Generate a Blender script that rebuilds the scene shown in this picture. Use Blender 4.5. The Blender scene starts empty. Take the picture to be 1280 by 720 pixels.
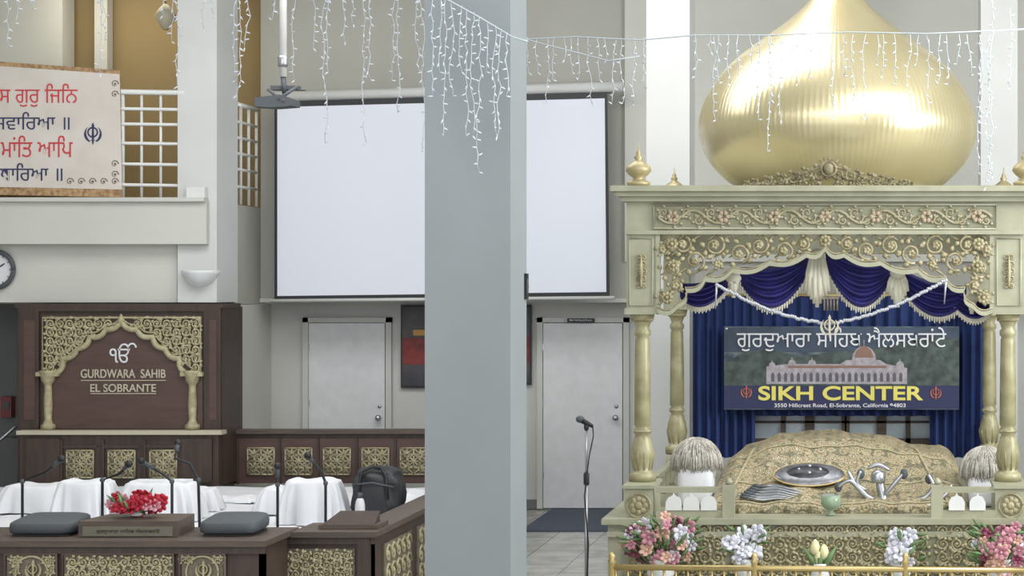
import bpy, math, random
from mathutils import Vector, Euler
random.seed(7)
F=2400.0; CX=1100.0; CY=360.0; CH=2.4
def X(px,D): return (px-CX)/F*D
def Z(py,D): return CH-(py-CY)/F*D
def S(n,D): return n/F*D

# ---------------- materials
def lin(h):
    h=h.lstrip('#'); o=[]
    for i in (0,2,4):
        c=int(h[i:i+2],16)/255; o.append(c/12.92 if c<=.04045 else ((c+.055)/1.055)**2.4)
    return (*o,1)
MATS={}
def mat(name,h,rough=.6,metal=0,h2=None,scale=8,bump=0,bscale=60,stretch=None,emit=0,trans=0,detail=3):
    if name in MATS: return MATS[name]
    m=bpy.data.materials.new(name); m.use_nodes=True; nt=m.node_tree; b=nt.nodes['Principled BSDF']
    b.inputs['Base Color'].default_value=lin(h); b.inputs['Roughness'].default_value=rough; b.inputs['Metallic'].default_value=metal
    if trans: b.inputs['Transmission Weight'].default_value=trans
    tc=nt.nodes.new('ShaderNodeTexCoord'); mp=nt.nodes.new('ShaderNodeMapping')
    nt.links.new(tc.outputs['Object'],mp.inputs[0])
    if stretch: mp.inputs['Scale'].default_value=stretch
    n=nt.nodes.new('ShaderNodeTexNoise'); n.inputs['Scale'].default_value=scale; n.inputs['Detail'].default_value=detail
    nt.links.new(mp.outputs[0],n.inputs[0])
    r=nt.nodes.new('ShaderNodeValToRGB'); r.color_ramp.elements[0].position=.35; r.color_ramp.elements[1].position=.65
    c1=lin(h); c2=lin(h2) if h2 else tuple(c*.93 for c in c1[:3])+(1,)
    r.color_ramp.elements[0].color=c1; r.color_ramp.elements[1].color=c2
    nt.links.new(n.outputs[0],r.inputs[0]); nt.links.new(r.outputs[0],b.inputs['Base Color'])
    if bump:
        n2=nt.nodes.new('ShaderNodeTexNoise'); n2.inputs['Scale'].default_value=bscale
        nt.links.new(mp.outputs[0],n2.inputs[0])
        bp=nt.nodes.new('ShaderNodeBump'); bp.inputs['Strength'].default_value=bump; bp.inputs['Distance'].default_value=.01
        nt.links.new(n2.outputs[0],bp.inputs['Height']); nt.links.new(bp.outputs[0],b.inputs['Normal'])
    MATS[name]=m; return m
M_wall=mat('wall_paint','#aaa9a1',.8,scale=1.2,bump=.05)
M_wallw=mat('wall_white','#c7c7c0',.8,scale=1.2,bump=.05)
M_walld=mat('wall_lower','#bfbfba',.8,scale=1.2)
M_tan=mat('wall_tan','#97835c',.8,scale=1)
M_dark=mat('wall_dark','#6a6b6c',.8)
M_pill=mat('pillar_paint','#898f92',.75,scale=1.5,bump=.04)
M_col=mat('column_paint','#cacbc9',.75,scale=1.5)
M_white=mat('white_gloss','#dadbd9',.4)
M_screen=mat('screen_fabric','#dadee8',.9,h2='#d8dbe5',scale=.6)
M_black=mat('black','#1b1b1e',.5)
M_wood=mat('walnut','#45362f',.5,h2='#382c26',scale=3,stretch=(8,8,1))
M_woodr=mat('mahogany','#56413b',.5,h2='#4d3934',scale=3,stretch=(1,1,6))
M_woodl=mat('wood_light','#5c4e44',.5,h2='#4c413a',scale=3,stretch=(1,8,8))
M_gold=mat('gold_paint','#b4ab8b',.55,.05,h2='#989071',scale=20)
M_goldp=mat('palki_gold_paint','#a9a080',.5,.1,h2='#877e5e',scale=20)
M_goldd=mat('gold_dull','#7a7162',.6,.05,h2='#645b4f',scale=30)
M_cream=mat('cream_trim','#bbb39e',.5)
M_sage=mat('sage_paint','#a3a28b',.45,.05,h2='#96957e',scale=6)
M_saged=mat('sage_dark','#8e8e77',.6,h2='#808069',scale=10)  # darker sage paint for inset panels, canopy roof and flower shelf
M_brass=mat('brass','#c6b07a',.35,.7)
M_silver=mat('silver','#b3b5ba',.32,.85)
M_cloth=mat('white_cloth','#dfe0e4',.9,scale=3,bump=.2,bscale=15)
M_blue=mat('blue_velvet','#27236e',.65,h2='#1d1a58',scale=10)
M_navy=mat('blue_curtain','#1f346a',.8,h2='#192b58',scale=5)
M_red=mat('red_text','#c8434a',.6)
M_ink=mat('navy_text','#30355c',.6)
M_grey=mat('grey_pad','#4c5156',.7,bump=.2)
M_carpet=mat('carpet','#4d5563',.95,h2='#444b58',scale=40,bump=.3)
M_leaf=mat('leaf','#4c6640',.6,h2='#658052',scale=20)
M_fringe=mat('cream_fringe','#d2cebc',.8)
M_yel=mat('yellow_text','#dacf68',.6)
M_wtext=mat('white_text','#dcdce0',.6)

# ---------------- mesh builder
class MB:
    def __init__(s): s.v=[];s.f=[];s.sm=[]
    def add(s,vs,fs,smooth=False):
        o=len(s.v); s.v+= [tuple(p) for p in vs]
        for f in fs: s.f.append(tuple(i+o for i in f)); s.sm.append(smooth)
    def box(s,x0,x1,y0,y1,z0,z1):
        x0,x1=sorted((x0,x1));y0,y1=sorted((y0,y1));z0,z1=sorted((z0,z1))
        s.add([(x0,y0,z0),(x1,y0,z0),(x1,y1,z0),(x0,y1,z0),(x0,y0,z1),(x1,y0,z1),(x1,y1,z1),(x0,y1,z1)],
              [(0,3,2,1),(4,5,6,7),(0,1,5,4),(1,2,6,5),(2,3,7,6),(3,0,4,7)])
    def pb(s,px0,px1,py0,py1,D,t=.05,f=0):
        s.box(X(px0,D),X(px1,D),D-f,D+t,Z(py1,D),Z(py0,D))
    def prism(s,pts,y0,y1):
        n=len(pts)
        s.add([(x,y0,z) for x,z in pts]+[(x,y1,z) for x,z in pts],
          [tuple(range(n)),tuple(range(2*n-1,n-1,-1))]+[(i,i+n,(i+1)%n+n,(i+1)%n) for i in range(n)])
    def hprism(s,pts,z0,z1):
        n=len(pts)
        s.add([(x,y,z0) for x,y in pts]+[(x,y,z1) for x,y in pts],
          [tuple(range(n-1,-1,-1)),tuple(range(n,2*n))]+[(i,(i+1)%n,(i+1)%n+n,i+n) for i in range(n)])
    def pprism(s,pp,D,t=.02): s.prism([(X(a,D),Z(b,D)) for a,b in pp],D,D+t)
    def lathe(s,cx,cy,prof,seg=24,flute=0,fr=None,smooth=True):
        vs=[];fs=[]
        for r,z in prof:
            for i in range(seg):
                a=2*math.pi*i/seg; k=1
                if flute and (fr is None or fr[0]<=z<=fr[1]): k=1-flute*(i%2)
                vs.append((cx+r*k*math.cos(a),cy+r*k*math.sin(a),z))
        for j in range(len(prof)-1):
            for i in range(seg):
                a=j*seg+i;b=j*seg+(i+1)%seg; fs.append((a,b,b+seg,a+seg))
        fs.append(tuple(range(seg-1,-1,-1))); o=(len(prof)-1)*seg; fs.append(tuple(o+i for i in range(seg)))
        s.add(vs,fs,smooth)
    def tube(s,pts,r,seg=6,smooth=True):
        pts=[Vector(p) for p in pts]; n=len(pts); vs=[];fs=[]
        rs=r if isinstance(r,(list,tuple)) else [r]*n
        up=None
        for i,p in enumerate(pts):
            t=(pts[min(i+1,n-1)]-pts[max(i-1,0)])
            if t.length<1e-9: t=Vector((0,0,1))
            t.normalize()
            if up is None:
                up=Vector((0,1,0)) if abs(t.y)<.9 else Vector((0,0,1))
            a=(up-t*up.dot(t)); 
            if a.length<1e-6: a=t.orthogonal()
            a.normalize(); up=a; b=t.cross(a)
            for k in range(seg):
                th=2*math.pi*k/seg; vs.append(p+a*rs[i]*math.cos(th)+b*rs[i]*math.sin(th))
        for i in range(n-1):
            for k in range(seg):
                q=i*seg+k;w=i*seg+(k+1)%seg; fs.append((q,w,w+seg,q+seg))
        fs.append(tuple(range(seg-1,-1,-1))); fs.append(tuple((n-1)*seg+k for k in range(seg)))
        s.add(vs,fs,smooth)
    def ell(s,c,r,seg=10,rings=6,rot=None):
        vs=[];fs=[]
        for j in range(rings+1):
            ph=math.pi*j/rings
            for i in range(seg):
                a=2*math.pi*i/seg
                p=Vector((r[0]*math.sin(ph)*math.cos(a),r[1]*math.sin(ph)*math.sin(a),r[2]*math.cos(ph)))
                if rot is not None: p=rot@p
                vs.append((c[0]+p.x,c[1]+p.y,c[2]+p.z))
        for j in range(rings):
            for i in range(seg):
                a=j*seg+i;b=j*seg+(i+1)%seg; fs.append((a,a+seg,b+seg,b))
        s.add(vs,fs,True)
    def grid(s,fn,nu,nv,smooth=True):
        vs=[fn(i/nu,j/nv) for j in range(nv+1) for i in range(nu+1)]
        s.add(vs,[(j*(nu+1)+i,j*(nu+1)+i+1,(j+1)*(nu+1)+i+1,(j+1)*(nu+1)+i) for j in range(nv) for i in range(nu)],smooth)
COL=bpy.context.scene.collection
def mkobj(name,mb,m,parent=None):
    me=bpy.data.meshes.new(name); me.from_pydata(mb.v,[],mb.f); me.update()
    me.polygons.foreach_set('use_smooth',mb.sm)
    me.materials.append(m); o=bpy.data.objects.new(name,me); COL.objects.link(o)
    if parent: o.parent=parent
    return o
class G:
    def __init__(s,name):
        s.name=name;s.parts={};s.extra=[]
    def __call__(s,part,m):
        if part not in s.parts: s.parts[part]=(MB(),m)
        return s.parts[part][0]
    def done(s):
        if len(s.parts)==1 and not s.extra:
            (k,(mb,m)),=s.parts.items(); return mkobj(s.name,mb,m)
        e=bpy.data.objects.new(s.name,None); COL.objects.link(e); e.empty_display_size=.2
        for k,(mb,m) in s.parts.items(): mkobj(k,mb,m,e)
        for o in s.extra: o.parent=e
        return e
def text(g,name,st,px,py,wpx,D,m,hpx=None,ext=.004,off=.0):
    cu=bpy.data.curves.new(name,'FONT'); cu.body=st; cu.extrude=.02; cu.offset=off; cu.align_x='CENTER'
    ob=bpy.data.objects.new(name,cu); COL.objects.link(ob)
    bpy.context.view_layer.update()
    dg=bpy.context.evaluated_depsgraph_get(); me=bpy.data.meshes.new_from_object(ob.evaluated_get(dg))
    bpy.data.objects.remove(ob)
    if len(me.vertices)==0: return
    xs=[v.co.x for v in me.vertices]; ys=[v.co.y for v in me.vertices]
    w=max(xs)-min(xs);h=max(ys)-min(ys); sx=S(wpx,D)/w; sz=sx if hpx is None else S(hpx,D)/h
    mx=(max(xs)+min(xs))/2;my=(max(ys)+min(ys))/2
    for v in me.vertices:
        x,y,z=v.co; v.co=(X(px,D)+(x-mx)*sx, D-z/.02*ext, Z(py,D)+(y-my)*sz)
    me.materials.clear(); me.materials.append(m)
    o=bpy.data.objects.new(name,me); COL.objects.link(o); g.extra.append(o)
def gm(s):
    out=[]
    for c in s:
        if c=='\u0a3f' and out: out.insert(len(out)-1,c)
        else: out.append(c)
    return ''.join(out)

def spiral(mb,cx,cz,R,y,r,h=1,a0=0,turns=1.6,n=18,leaf=True):
    pts=[]
    for i in range(n):
        t=i/(n-1); a=a0+h*t*turns*2*math.pi; rr=R*(1-.82*t)
        pts.append((cx+rr*math.cos(a),y,cz+rr*math.sin(a)))
    mb.tube(pts,[r*(1.15-.5*i/(n-1)) for i in range(n)],5)
    mb.ell((cx,y,cz),(R*.24,r*1.6,R*.24),7,4)
    if leaf:
        for k in range(5):
            a=a0+h*k*1.2+.5; q=R*1.1
            p=(cx+q*math.cos(a),y,cz+q*math.sin(a)); d=Vector((math.cos(a+h*.9),0,math.sin(a+h*.9)))
            mb.tube([Vector(p)-d*R*.15,Vector(p)+d*R*.15,Vector(p)+d*R*.55],[r*.5,r*2.2,r*.3],5)
def scrollfill(mb,D,x0,x1,y0,y1,sp,inside=lambda a,b:True,r=1.6,rs=.5,leaf=True):
    nx=max(1,round((x1-x0)/sp)); ny=max(1,round((y1-y0)/sp)); 
    for j in range(ny):
        for i in range(nx):
            px=x0+(i+.5)*(x1-x0)/nx; py=y0+(j+.5)*(y1-y0)/ny
            if not inside(px,py): continue
            mir=1 if px<(x0+x1)/2 else -1
            h=mir*(1 if (i+j)%2 else -1)
            spiral(mb,X(px,D),Z(py,D),S(sp*rs,D),D,S(r,D),h,a0=(0 if mir>0 else math.pi)+(1.57 if (i+j)%2 else -.5)*mir,leaf=leaf)
def khanda(mb,px,py,s,D,t=.012):
    P=lambda l:[(px+a*s,py+b*s) for a,b in l]
    mb.pprism(P([(0,-1),(.12,-.72),(.07,-.5),(.1,.3),(.07,.55),(.22,.6),(.07,.66),(.06,.85),(0,1),(-.06,.85),(-.07,.66),(-.22,.6),(-.07,.55),(-.1,.3),(-.07,-.5),(-.12,-.72)]),D-t,t)
    c=(X(px,D),Z(py-.12*s,D)); R=S(.42*s,D)
    mb.tube([(c[0]+R*math.cos(a*math.pi/12),D-t/2,c[1]+R*math.sin(a*math.pi/12)) for a in range(25)],S(.07*s,D),6)
    for q in (-1,1):
        outer=[];inner=[]
        for i in range(11):
            t2=i/10; a=math.radians(-75+t2*135)
            outer.append((q*(.12+.66*math.cos(a))*1.0,-.0-.72*math.sin(a)+.05))
            w=.2*math.sin(math.pi*min(1,t2*.8+.2))
            inner.append((q*(.12+(.66-w)*math.cos(a)),-(.72-w)*math.sin(a)+.05))
        mb.pprism(P(outer+inner[::-1]),D-t,t)

# ================= ROOM =================
fm=bpy.data.materials.new('marble_tile'); fm.use_nodes=True; nt=fm.node_tree; b=nt.nodes['Principled BSDF']; b.inputs['Roughness'].default_value=.25
tc=nt.nodes.new('ShaderNodeTexCoord'); br=nt.nodes.new('ShaderNodeTexBrick'); br.offset=0
br.inputs['Scale'].default_value=1; br.inputs['Brick Width'].default_value=.45; br.inputs['Row Height'].default_value=.45; br.inputs['Mortar Size'].default_value=.006
br.inputs['Color1'].default_value=lin('#b4b4ae'); br.inputs['Color2'].default_value=lin('#a4a39b'); br.inputs['Mortar'].default_value=lin('#7b7b76')
nt.links.new(tc.outputs['Object'],br.inputs[0])
n=nt.nodes.new('ShaderNodeTexNoise'); n.inputs['Scale'].default_value=5; n.inputs['Detail'].default_value=8; nt.links.new(tc.outputs['Object'],n.inputs[0])
mx=nt.nodes.new('ShaderNodeMix'); mx.data_type='RGBA'; mx.blend_type='MULTIPLY'; mx.inputs[0].default_value=.8
n_r=nt.nodes.new('ShaderNodeValToRGB'); n_r.color_ramp.elements[0].color=(.6,.6,.6,1); n_r.color_ramp.elements[0].position=.3; n_r.color_ramp.elements[1].color=(1,1,1,1);n_r.color_ramp.elements[1].position=.6
nt.links.new(br.outputs[0],mx.inputs[6]); nt.links.new(n.outputs[0],n_r.inputs[0]); nt.links.new(n_r.outputs[0],mx.inputs[7]); nt.links.new(mx.outputs[2],b.inputs['Base Color'])
mb=MB(); mb.box(-12,6,-1,22,-.1,0); mkobj('floor',mb,fm)
mb=MB(); mb.box(-3.55,1.5,18.9,20.79,0,.012); mkobj('carpet_runner',mb,M_carpet)
CEIL=6.4
mb=MB(); mb.box(-12,6,2,22,CEIL,CEIL+.1); mkobj('ceiling',mb,M_wallw)
mb=MB(); mb.box(-12,6,20.8,21,0,Z(373,20.8)); mkobj('wall_back',mb,M_walld)
XR0=X(324,20.4)
mb=MB(); mb.box(XR0,6,20.45,21,Z(374,20.45),CEIL); mkobj('wall_upper',mb,M_wall)
mb=MB(); mb.box(-12,-11.8,2,21,0,CEIL); mkobj('wall_left',mb,M_wallw)
mb=MB(); mb.box(5.8,6,2,21,0,CEIL); mkobj('wall_right',mb,M_wallw)
mb=MB(); mb.box(-11.8,XR0,20.7,20.79,Z(258,20),CEIL); mkobj('wall_balcony',mb,M_tan)
mb=MB(); mb.pb(-60,78,-200,240,20.3,.3); mkobj('wall_balcony_pier',mb,M_wallw)
mb=MB(); mb.pb(118,134,-200,240,20.5,.15); mkobj('trim_balcony',mb,M_wallw)
mb=MB(); mb.box(-11.8,XR0,19.62,20.68,Z(380,19.6),Z(257,19.9)); mkobj('wall_return',mb,M_wall)
g=G('balcony'); m=g('slab',M_wallw); D=18.9
m.box(-11.79,X(258,D),D,18.975,Z(305,D),Z(251,D)); m.box(-11.79,X(257,D),D-.05,18.975,Z(252,D),Z(247,D))
m.box(-11.79,X(222.5,18.98),18.975,19.6,Z(305,D),Z(250,D))
m.box(-11.79,X(221.5,19.05),19.05,19.6,Z(378,19.05),Z(305,19.0))
g.done()
mb=MB(); mb.box(X(22,19.05),X(292,19.6),19.62,20.79,0,Z(381,19.6)); mkobj('wall_alcove',mb,M_wallw)
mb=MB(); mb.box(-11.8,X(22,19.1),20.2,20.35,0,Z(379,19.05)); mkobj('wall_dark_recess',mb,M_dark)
D=18.98
mb=MB(); mb.box(X(222,D),X(271,D),D,19.6,Z(378,D),CEIL); mkobj('column',mb,M_col)
D=11.2
mb=MB(); mb.box(X(531,D),X(638,D),D,D+.51,0,CEIL); mkobj('column',mb,M_pill)
mb=MB(); mb.box(X(808,18),X(862,18),18,18.5,0,CEIL); mkobj('column',mb,M_col)
mb=MB(); mb.box(X(1226,18),X(1272,18),18,18.5,0,CEIL); mkobj('column',mb,M_col)
mb=MB(); mb.box(XR0,6,20.42,20.5,Z(378,20.4),Z(373,20.4)); mkobj('trim_soffit',mb,M_wallw)
mb=MB(); mb.box(X(656,20.7),X(676,20.7),20.77,20.8,.012,.11); mb.box(X(782,20.7),5.8,20.77,20.8,0,.11); mkobj('baseboard_back',mb,M_dark)
mb=MB(); mb.box(X(781,20.4),5.8,20.4,20.45,Z(327,20.4),CEIL); mkobj('wall_panel_light',mb,M_wallw)

M_doorp=mat('door_paint','#d0d0d2',.5)
for nme,x0,x1,kx in (('door_1',385,482,474),('door_2',678,779,770)):
    g=G(nme); D=20.74
    fr=g('frame',M_walld); fr.pb(x0-7,x0,397,636,D,.055); fr.pb(x1,x1+7,397,636,D,.055); fr.pb(x0-7,x1+7,397,403,D,.055)
    g('leaf',M_doorp).pb(x0+1,x1-1,404,635,D+.02,.035)
    k=g('knob',M_silver); k.ell((X(kx,D),D-.05,Z(522,D)),(.035,.035,.035)); k.tube([(X(kx,D),D+.02,Z(522,D)),(X(kx,D),D-.04,Z(522,D))],.012); k.ell((X(kx,D),D+.015,Z(508,D)),(.022,.015,.022))
    h=g('hinges',M_silver)
    for yy in (430,500,590): h.pb(x0,x0+2,yy,yy+8,D+.015,.01)
    g.done()
g=G('door_sign'); g('plate',M_black).pb(709,743,398,403,20.7,.02); text(g,'lettering','Bibi Nirbhai Ji Room',726,400.5,28,20.695,M_wtext); g.done()
def framed(name,x0,x1,y0,y1,D):
    g=G(name); g('frame',M_black).pb(x0,x1,y0,y1,D,.03); g('print',mat('poster_dark','#2d3038',.5,h2='#4a4444',scale=4)).pb(x0+2,x1-2,y0+3,y1-3,D-.005,.004)
    g('red_band',mat('poster_red','#7e2f2c',.6,h2='#552226',scale=6)).pb(x0+2,x1-2,y0+(y1-y0)*.4,y0+(y1-y0)*.72,D-.008,.003)
    g('gold_band',mat('poster_gold','#b88a4a',.6)).pb(x0+(x1-x0)*.35,x0+(x1-x0)*.7,y0+(y1-y0)*.3,y0+(y1-y0)*.37,D-.009,.003)  # gold patch of the poster print
    g.done()
framed('framed_poster',501,545,381,485,20.75); framed('framed_poster',630,664,381,481,20.75)
g=G('projection_screen'); D=20.1
g('border',M_black).prism([(X(a,D),Z(b,D)) for a,b in [(343,124),(759,115),(762,370),(343,374)]],D,D+.01)
g('fabric',M_screen).prism([(X(a,D),Z(b,D)) for a,b in [(347,134),(756,123),(758,365),(347,370)]],D-.01,D-.002)
h=g('housing',M_col); h.tube([(X(342,D),D+.02,Z(121,D)),(X(778,D),D+.02,Z(108,D))],.055,10)
g('weight_bar',M_col).tube([(X(338,D),D,Z(376,D)),(X(768,D),D,Z(372,D))],.018,8)
br=g('brackets',M_black); br.box(X(372,D),X(380,D),D+.02,20.44,Z(120,D),Z(112,D)); br.box(X(752,D),X(758,D),D+.02,20.44,Z(112,D),Z(104,D)); g.done()
g=G('projector_ceiling_mount'); D=16
g('pole',M_white).tube([(X(354,D),D,CEIL),(X(354,D),D,Z(96,D))],.03,12)
g('collar',M_silver).lathe(X(354,D),D,[(.04,Z(84,D)),(.045,Z(80,D)),(.045,Z(72,D)),(.04,Z(70,D))],12)
k=g('bracket',M_grey); k.tube([(X(354,D),D,Z(96,D)),(X(356,D),D,Z(118,D))],.022); k.pb(338,372,107,112,D,.1)
k.pprism([(318,122),(350,118),(366,124),(366,132),(340,134),(318,133)],D-.1,.2)
k.tube([(X(335,D),D,Z(112,D)),(X(360,D),D-.1,Z(128,D))],.014); k.tube([(X(372,D),D,Z(108,D)),(X(352,D),D-.1,Z(126,D))],.014); g.done()

g=G('balcony_railing'); m=g('rails',M_white); D=19.0
for x in (152,176,200,230): m.tube([(X(x,D),D+.02,Z(247,D)),(X(x,D),D+.02,Z(112,D))],.014 if x not in(152,230) else .024,8)
for y in (113,134,153,177,203,229): m.tube([(X(-60,D),D,Z(y-1,D)),(X(231,D),D,Z(y+3,D))],.016 if y!=113 else .026,8)
xr=XR0-.03
for y in (128,150,170,190,210,232):
    m.tube([(xr,19.64,Z(y,19.6)),(xr,20.42,Z(y,19.6))],.016 if y>128 else .024,8)
for yy in (19.66,19.9,20.15,20.4): m.tube([(xr,yy,Z(254,19.6)),(xr,yy,Z(128,19.6))],.016,8)
g.done()
g=G('gurmukhi_banner'); D=18.955
g('border',mat('banner_border','#8a6a4c',.7,h2='#b99b72',scale=25)).prism([(X(a,D),Z(b,D)) for a,b in [(-40,74),(150,88),(153,246.5),(-40,243)]],D-.006,D+.006)
g('cloth',mat('banner_cloth','#d4cdc6',.8,h2='#cbc3ba',scale=3)).prism([(X(a,D),Z(b,D)) for a,b in [(-40,80),(150,93),(153,237),(-40,233)]],D-.012,D-.004)
for s,x,y,w,hh,mm in (('ਸ ਗੁਰੁ ਜਿਨਿ',48,119,98,29,M_red),('ਸਵਾਰਿਆ ॥',40,151,94,22,M_ink),('ਮਾਂਤਿ ਆਪਿ',46,183,90,27,M_red),('ਧਾਰਿਆ ॥',39,215,78,22,M_ink)):
    text(g,'lettering',gm(s),x,y,w,D-.013,mm,hh)
khanda(g('emblem',M_ink),116,167,14,D-.013,.005)
sc=g('scrollwork',M_goldd)
for x in range(88,146,14): spiral(sc,X(x,D),Z(227,D),S(5,D),D-.012,S(.7,D),1,0,1.3,10,False)
for y in (105,118,205,218): spiral(sc,X(144,D),Z(y,D),S(5,D),D-.012,S(.7,D),1,0,1.3,10,False)
g.done()
mb=MB(); mb.box(X(233,18.9),X(256,18.9),18.9,18.97,Z(247,18.9),Z(234,18.9)); mkobj('junction_box',mb,M_white)
g=G('hanging_ornament'); D=19.6; g('cord',M_goldd).tube([(X(207,D),D,CEIL),(X(207,D),D,Z(6,D))],.006); g('body',M_cream).lathe(X(207,D),D,[(.02,Z(38,D)),(.05,Z(34,D)),(.11,Z(20,D)),(.07,Z(12,D)),(.02,Z(5,D))],14); g.done()
g=G('wall_clock'); D=19.04; cx,cz=X(-4,D),Z(337,D); R=S(25,D)
def ring(mb,cx,cz,R,y,r,n=36,seg=8): mb.tube([(cx+R*math.cos(a*2*math.pi/n),y,cz+R*math.sin(a*2*math.pi/n)) for a in range(n+1)],r,seg)
ring(g('rim',M_grey),cx,cz,R-.02,D-.03,.025)
g('face',M_wtext).prism([(cx+(R-.02)*math.cos(a*math.pi/18),cz+(R-.02)*math.sin(a*math.pi/18)) for a in range(36)],D-.02,D)
hd=g('hands',M_black); hd.tube([(cx,D-.03,cz),(cx+.09,D-.03,cz+.06)],.006); hd.tube([(cx,D-.03,cz),(cx-.02,D-.03,cz+.14)],.005)
for k in range(12): a=k*math.pi/6; hd.tube([(cx+.135*math.cos(a),D-.025,cz+.135*math.sin(a)),(cx+.155*math.cos(a),D-.025,cz+.155*math.sin(a))],.004)
g.done()
g=G('wall_sconce'); D=18.98; cx=X(251,D)
g('bowl',mat('sconce_glass','#d9dbdc',.4)).lathe(cx,D-.0,[(.02,Z(359,D)),(.08,Z(357,D)),(.14,Z(351,D)),(.175,Z(342,D)),(.185,Z(338,D)),(.17,Z(338,D)),(.13,Z(350,D)),(.02,Z(356,D))],28)
g.done()

# ================= WOOD BACK PANEL =================
g=G('carved_wood_backdrop'); D=19.0
w=g('body',M_wood); w.box(X(22,D),X(278,D),D,19.6,.45,Z(384,D))
w.pb(20,280,379.5,385,D,.5,.03); w.pb(24,277,385,389,D,.5,.03)
for a,b_ in ((24,50),(256,277)):
    w.pb(a,b_,389,536,D,.05,.03); g('inset',M_woodr).pb(a+6,b_-6,400,525,D-.03,.01,.008)
g('centre_panel',M_woodr).pb(53,254,394,536,D,.05,.012)
cusp=[(70,468),(80,448),(98,436),(114,421),(134,412),(153,400)]
def archpath(cusps,b=5,n=6):
    out=[]
    for (x0,y0),(x1,y1) in zip(cusps,cusps[1:]):
        L=math.hypot(x1-x0,y1-y0); nx,ny=(y1-y0)/L,-(x1-x0)/L
        for i in range(n):
            t=i/n; k=-b*math.sin(math.pi*t); out.append((x0+(x1-x0)*t-nx*k,y0+(y1-y0)*t-ny*k))
    out.append(cusps[-1]); return out
half=archpath(cusp,-4.5); full=half+[(306-a,b) for a,b in half[::-1][1:]]
gd=g('gold_arch',M_gold); Y=D-.03
gd.tube([(X(a,D),Y,Z(b,D)) for a,b in full],S(3.6,D),8)
gd.tube([(X(153+(a-153)*1.1,D),Y,Z(b-6,D)) for a,b in full if b-6>398],S(1.2,D),6)
gd.tube([(X(55,D),Y,Z(470,D)),(X(55,D),Y,Z(397,D)),(X(252,D),Y,Z(397,D)),(X(252,D),Y,Z(470,D))],S(1.5,D),6)
def ylow(px,path):
    for (a,b),(c,d) in zip(path,path[1:]):
        if min(a,c)<=px<=max(a,c) and a!=c: return b+(d-b)*(px-a)/(c-a)
    return 470
scrollfill(gd,Y,57,250,399,465,12,lambda a,b:b<ylow(a,full)-7,r=1.3,rs=.52)
gd.lathe(X(153,D),Y,[(.005,Z(409,D)),(.04,Z(402,D)),(.03,Z(398,D)),(.005,Z(392,D))],8)
for cx in (62,242):
    x=X(cx,D)
    gd.lathe(x,Y,[(S(r,D),Z(y,D)) for r,y in ((9,536),(9,531),(6,529),(4.5,524),(5.5,505),(4.5,482),(5,480),(8,476),(9,470),(11,466),(11,463))],14,.1)
    gd.box(X(cx-14,D),X(cx+14,D),D-.07,D-.0,Z(470,D),Z(465,D))
text(g,'title','GURDWARA  SAHIB',154,467,106,D-.02,M_cream,11,off=.01)
text(g,'subtitle','EL SOBRANTE',154,485,82,D-.02,M_cream,10,off=.01)
u=g('underline',M_cream); u.pb(101,207,475,476,D-.02,.01); u.pb(113,195,491.5,492.5,D-.02,.01)
text(g,'ek_onkar','ੴ',154,441,34,D-.02,M_wtext,25)
g.done()

def lattice(g,x0,x1,y0,y1,D):
    g('lattice_back',M_goldd).pb(x0,x1,y0,y1,D,.01,.006)
    m=g('lattice',M_gold); Y=D-.012; r=S(1.1,D)
    cx,cz=X((x0+x1)/2,D),Z((y0+y1)/2,D); hx=S((x1-x0)/2,D); hz=S((y1-y0)/2,D)
    for a in (-1,-.5,0,.5,1):
        m.tube([(cx+a*hx,Y,cz-hz),(cx+a*hx,Y,cz+hz)],r,5); m.tube([(cx-hx,Y,cz+a*hz),(cx+hx,Y,cz+a*hz)],r,5)
    m.tube([(cx-hx,Y,cz),(cx,Y,cz+hz),(cx+hx,Y,cz),(cx,Y,cz-hz),(cx-hx,Y,cz)],r,5)
    m.tube([(cx-hx,Y,cz-hz),(cx+hx,Y,cz+hz)],r,5); m.tube([(cx-hx,Y,cz+hz),(cx+hx,Y,cz-hz)],r,5)
    ring(m,cx,cz,hx*.45,Y,r,16,5); m.ell((cx,Y,cz),(hx*.18,.012,hx*.18))
    for a in (-1,1):
        for b_ in (-1,1): ring(m,cx+a*hx*.55,cz+b_*hz*.55,hx*.22,Y,r*.8,10,4)
g=G('low_wood_partition'); D=18.85
w=g('body',M_wood); w.box(X(25,D),X(273,D),D,18.955,.45,Z(543,D)); 
g('cap',M_cream).pb(23,279,538,543,D,.1,.05)
for a,b_ in ((34,76),(228,266)): w.pb(a,b_,548,603,D,.02,.03)
for x in (84,136,188): 
    lattice(g,x,x+33,563,597,D-.001); w.pb(x-5,x+38,556,560,D,.01,.015)
    w.pb(x-8,x-5,550,603,D,.01,.02)
g.done()
g=G('low_wood_partition'); w=g('body',M_wood); D=19.45
w.box(X(284,D),X(640,D),D,D+.1,.45,Z(541,D)); g('cap',M_woodl).box(X(284,D),X(640,D),D-.05,D+.14,Z(542,D),Z(537,D)); 
g('red_panel',M_woodr).box(X(285,D),X(640,D),D-.012,D,Z(604,D),Z(548,D))
for x in (310,357,405,453,501): lattice(g,x,x+33,560,593,D-.015)
for x in (296,349,397,445,493): w.pb(x,x+3,548,605,D,.01,.03)
g.done()

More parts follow.
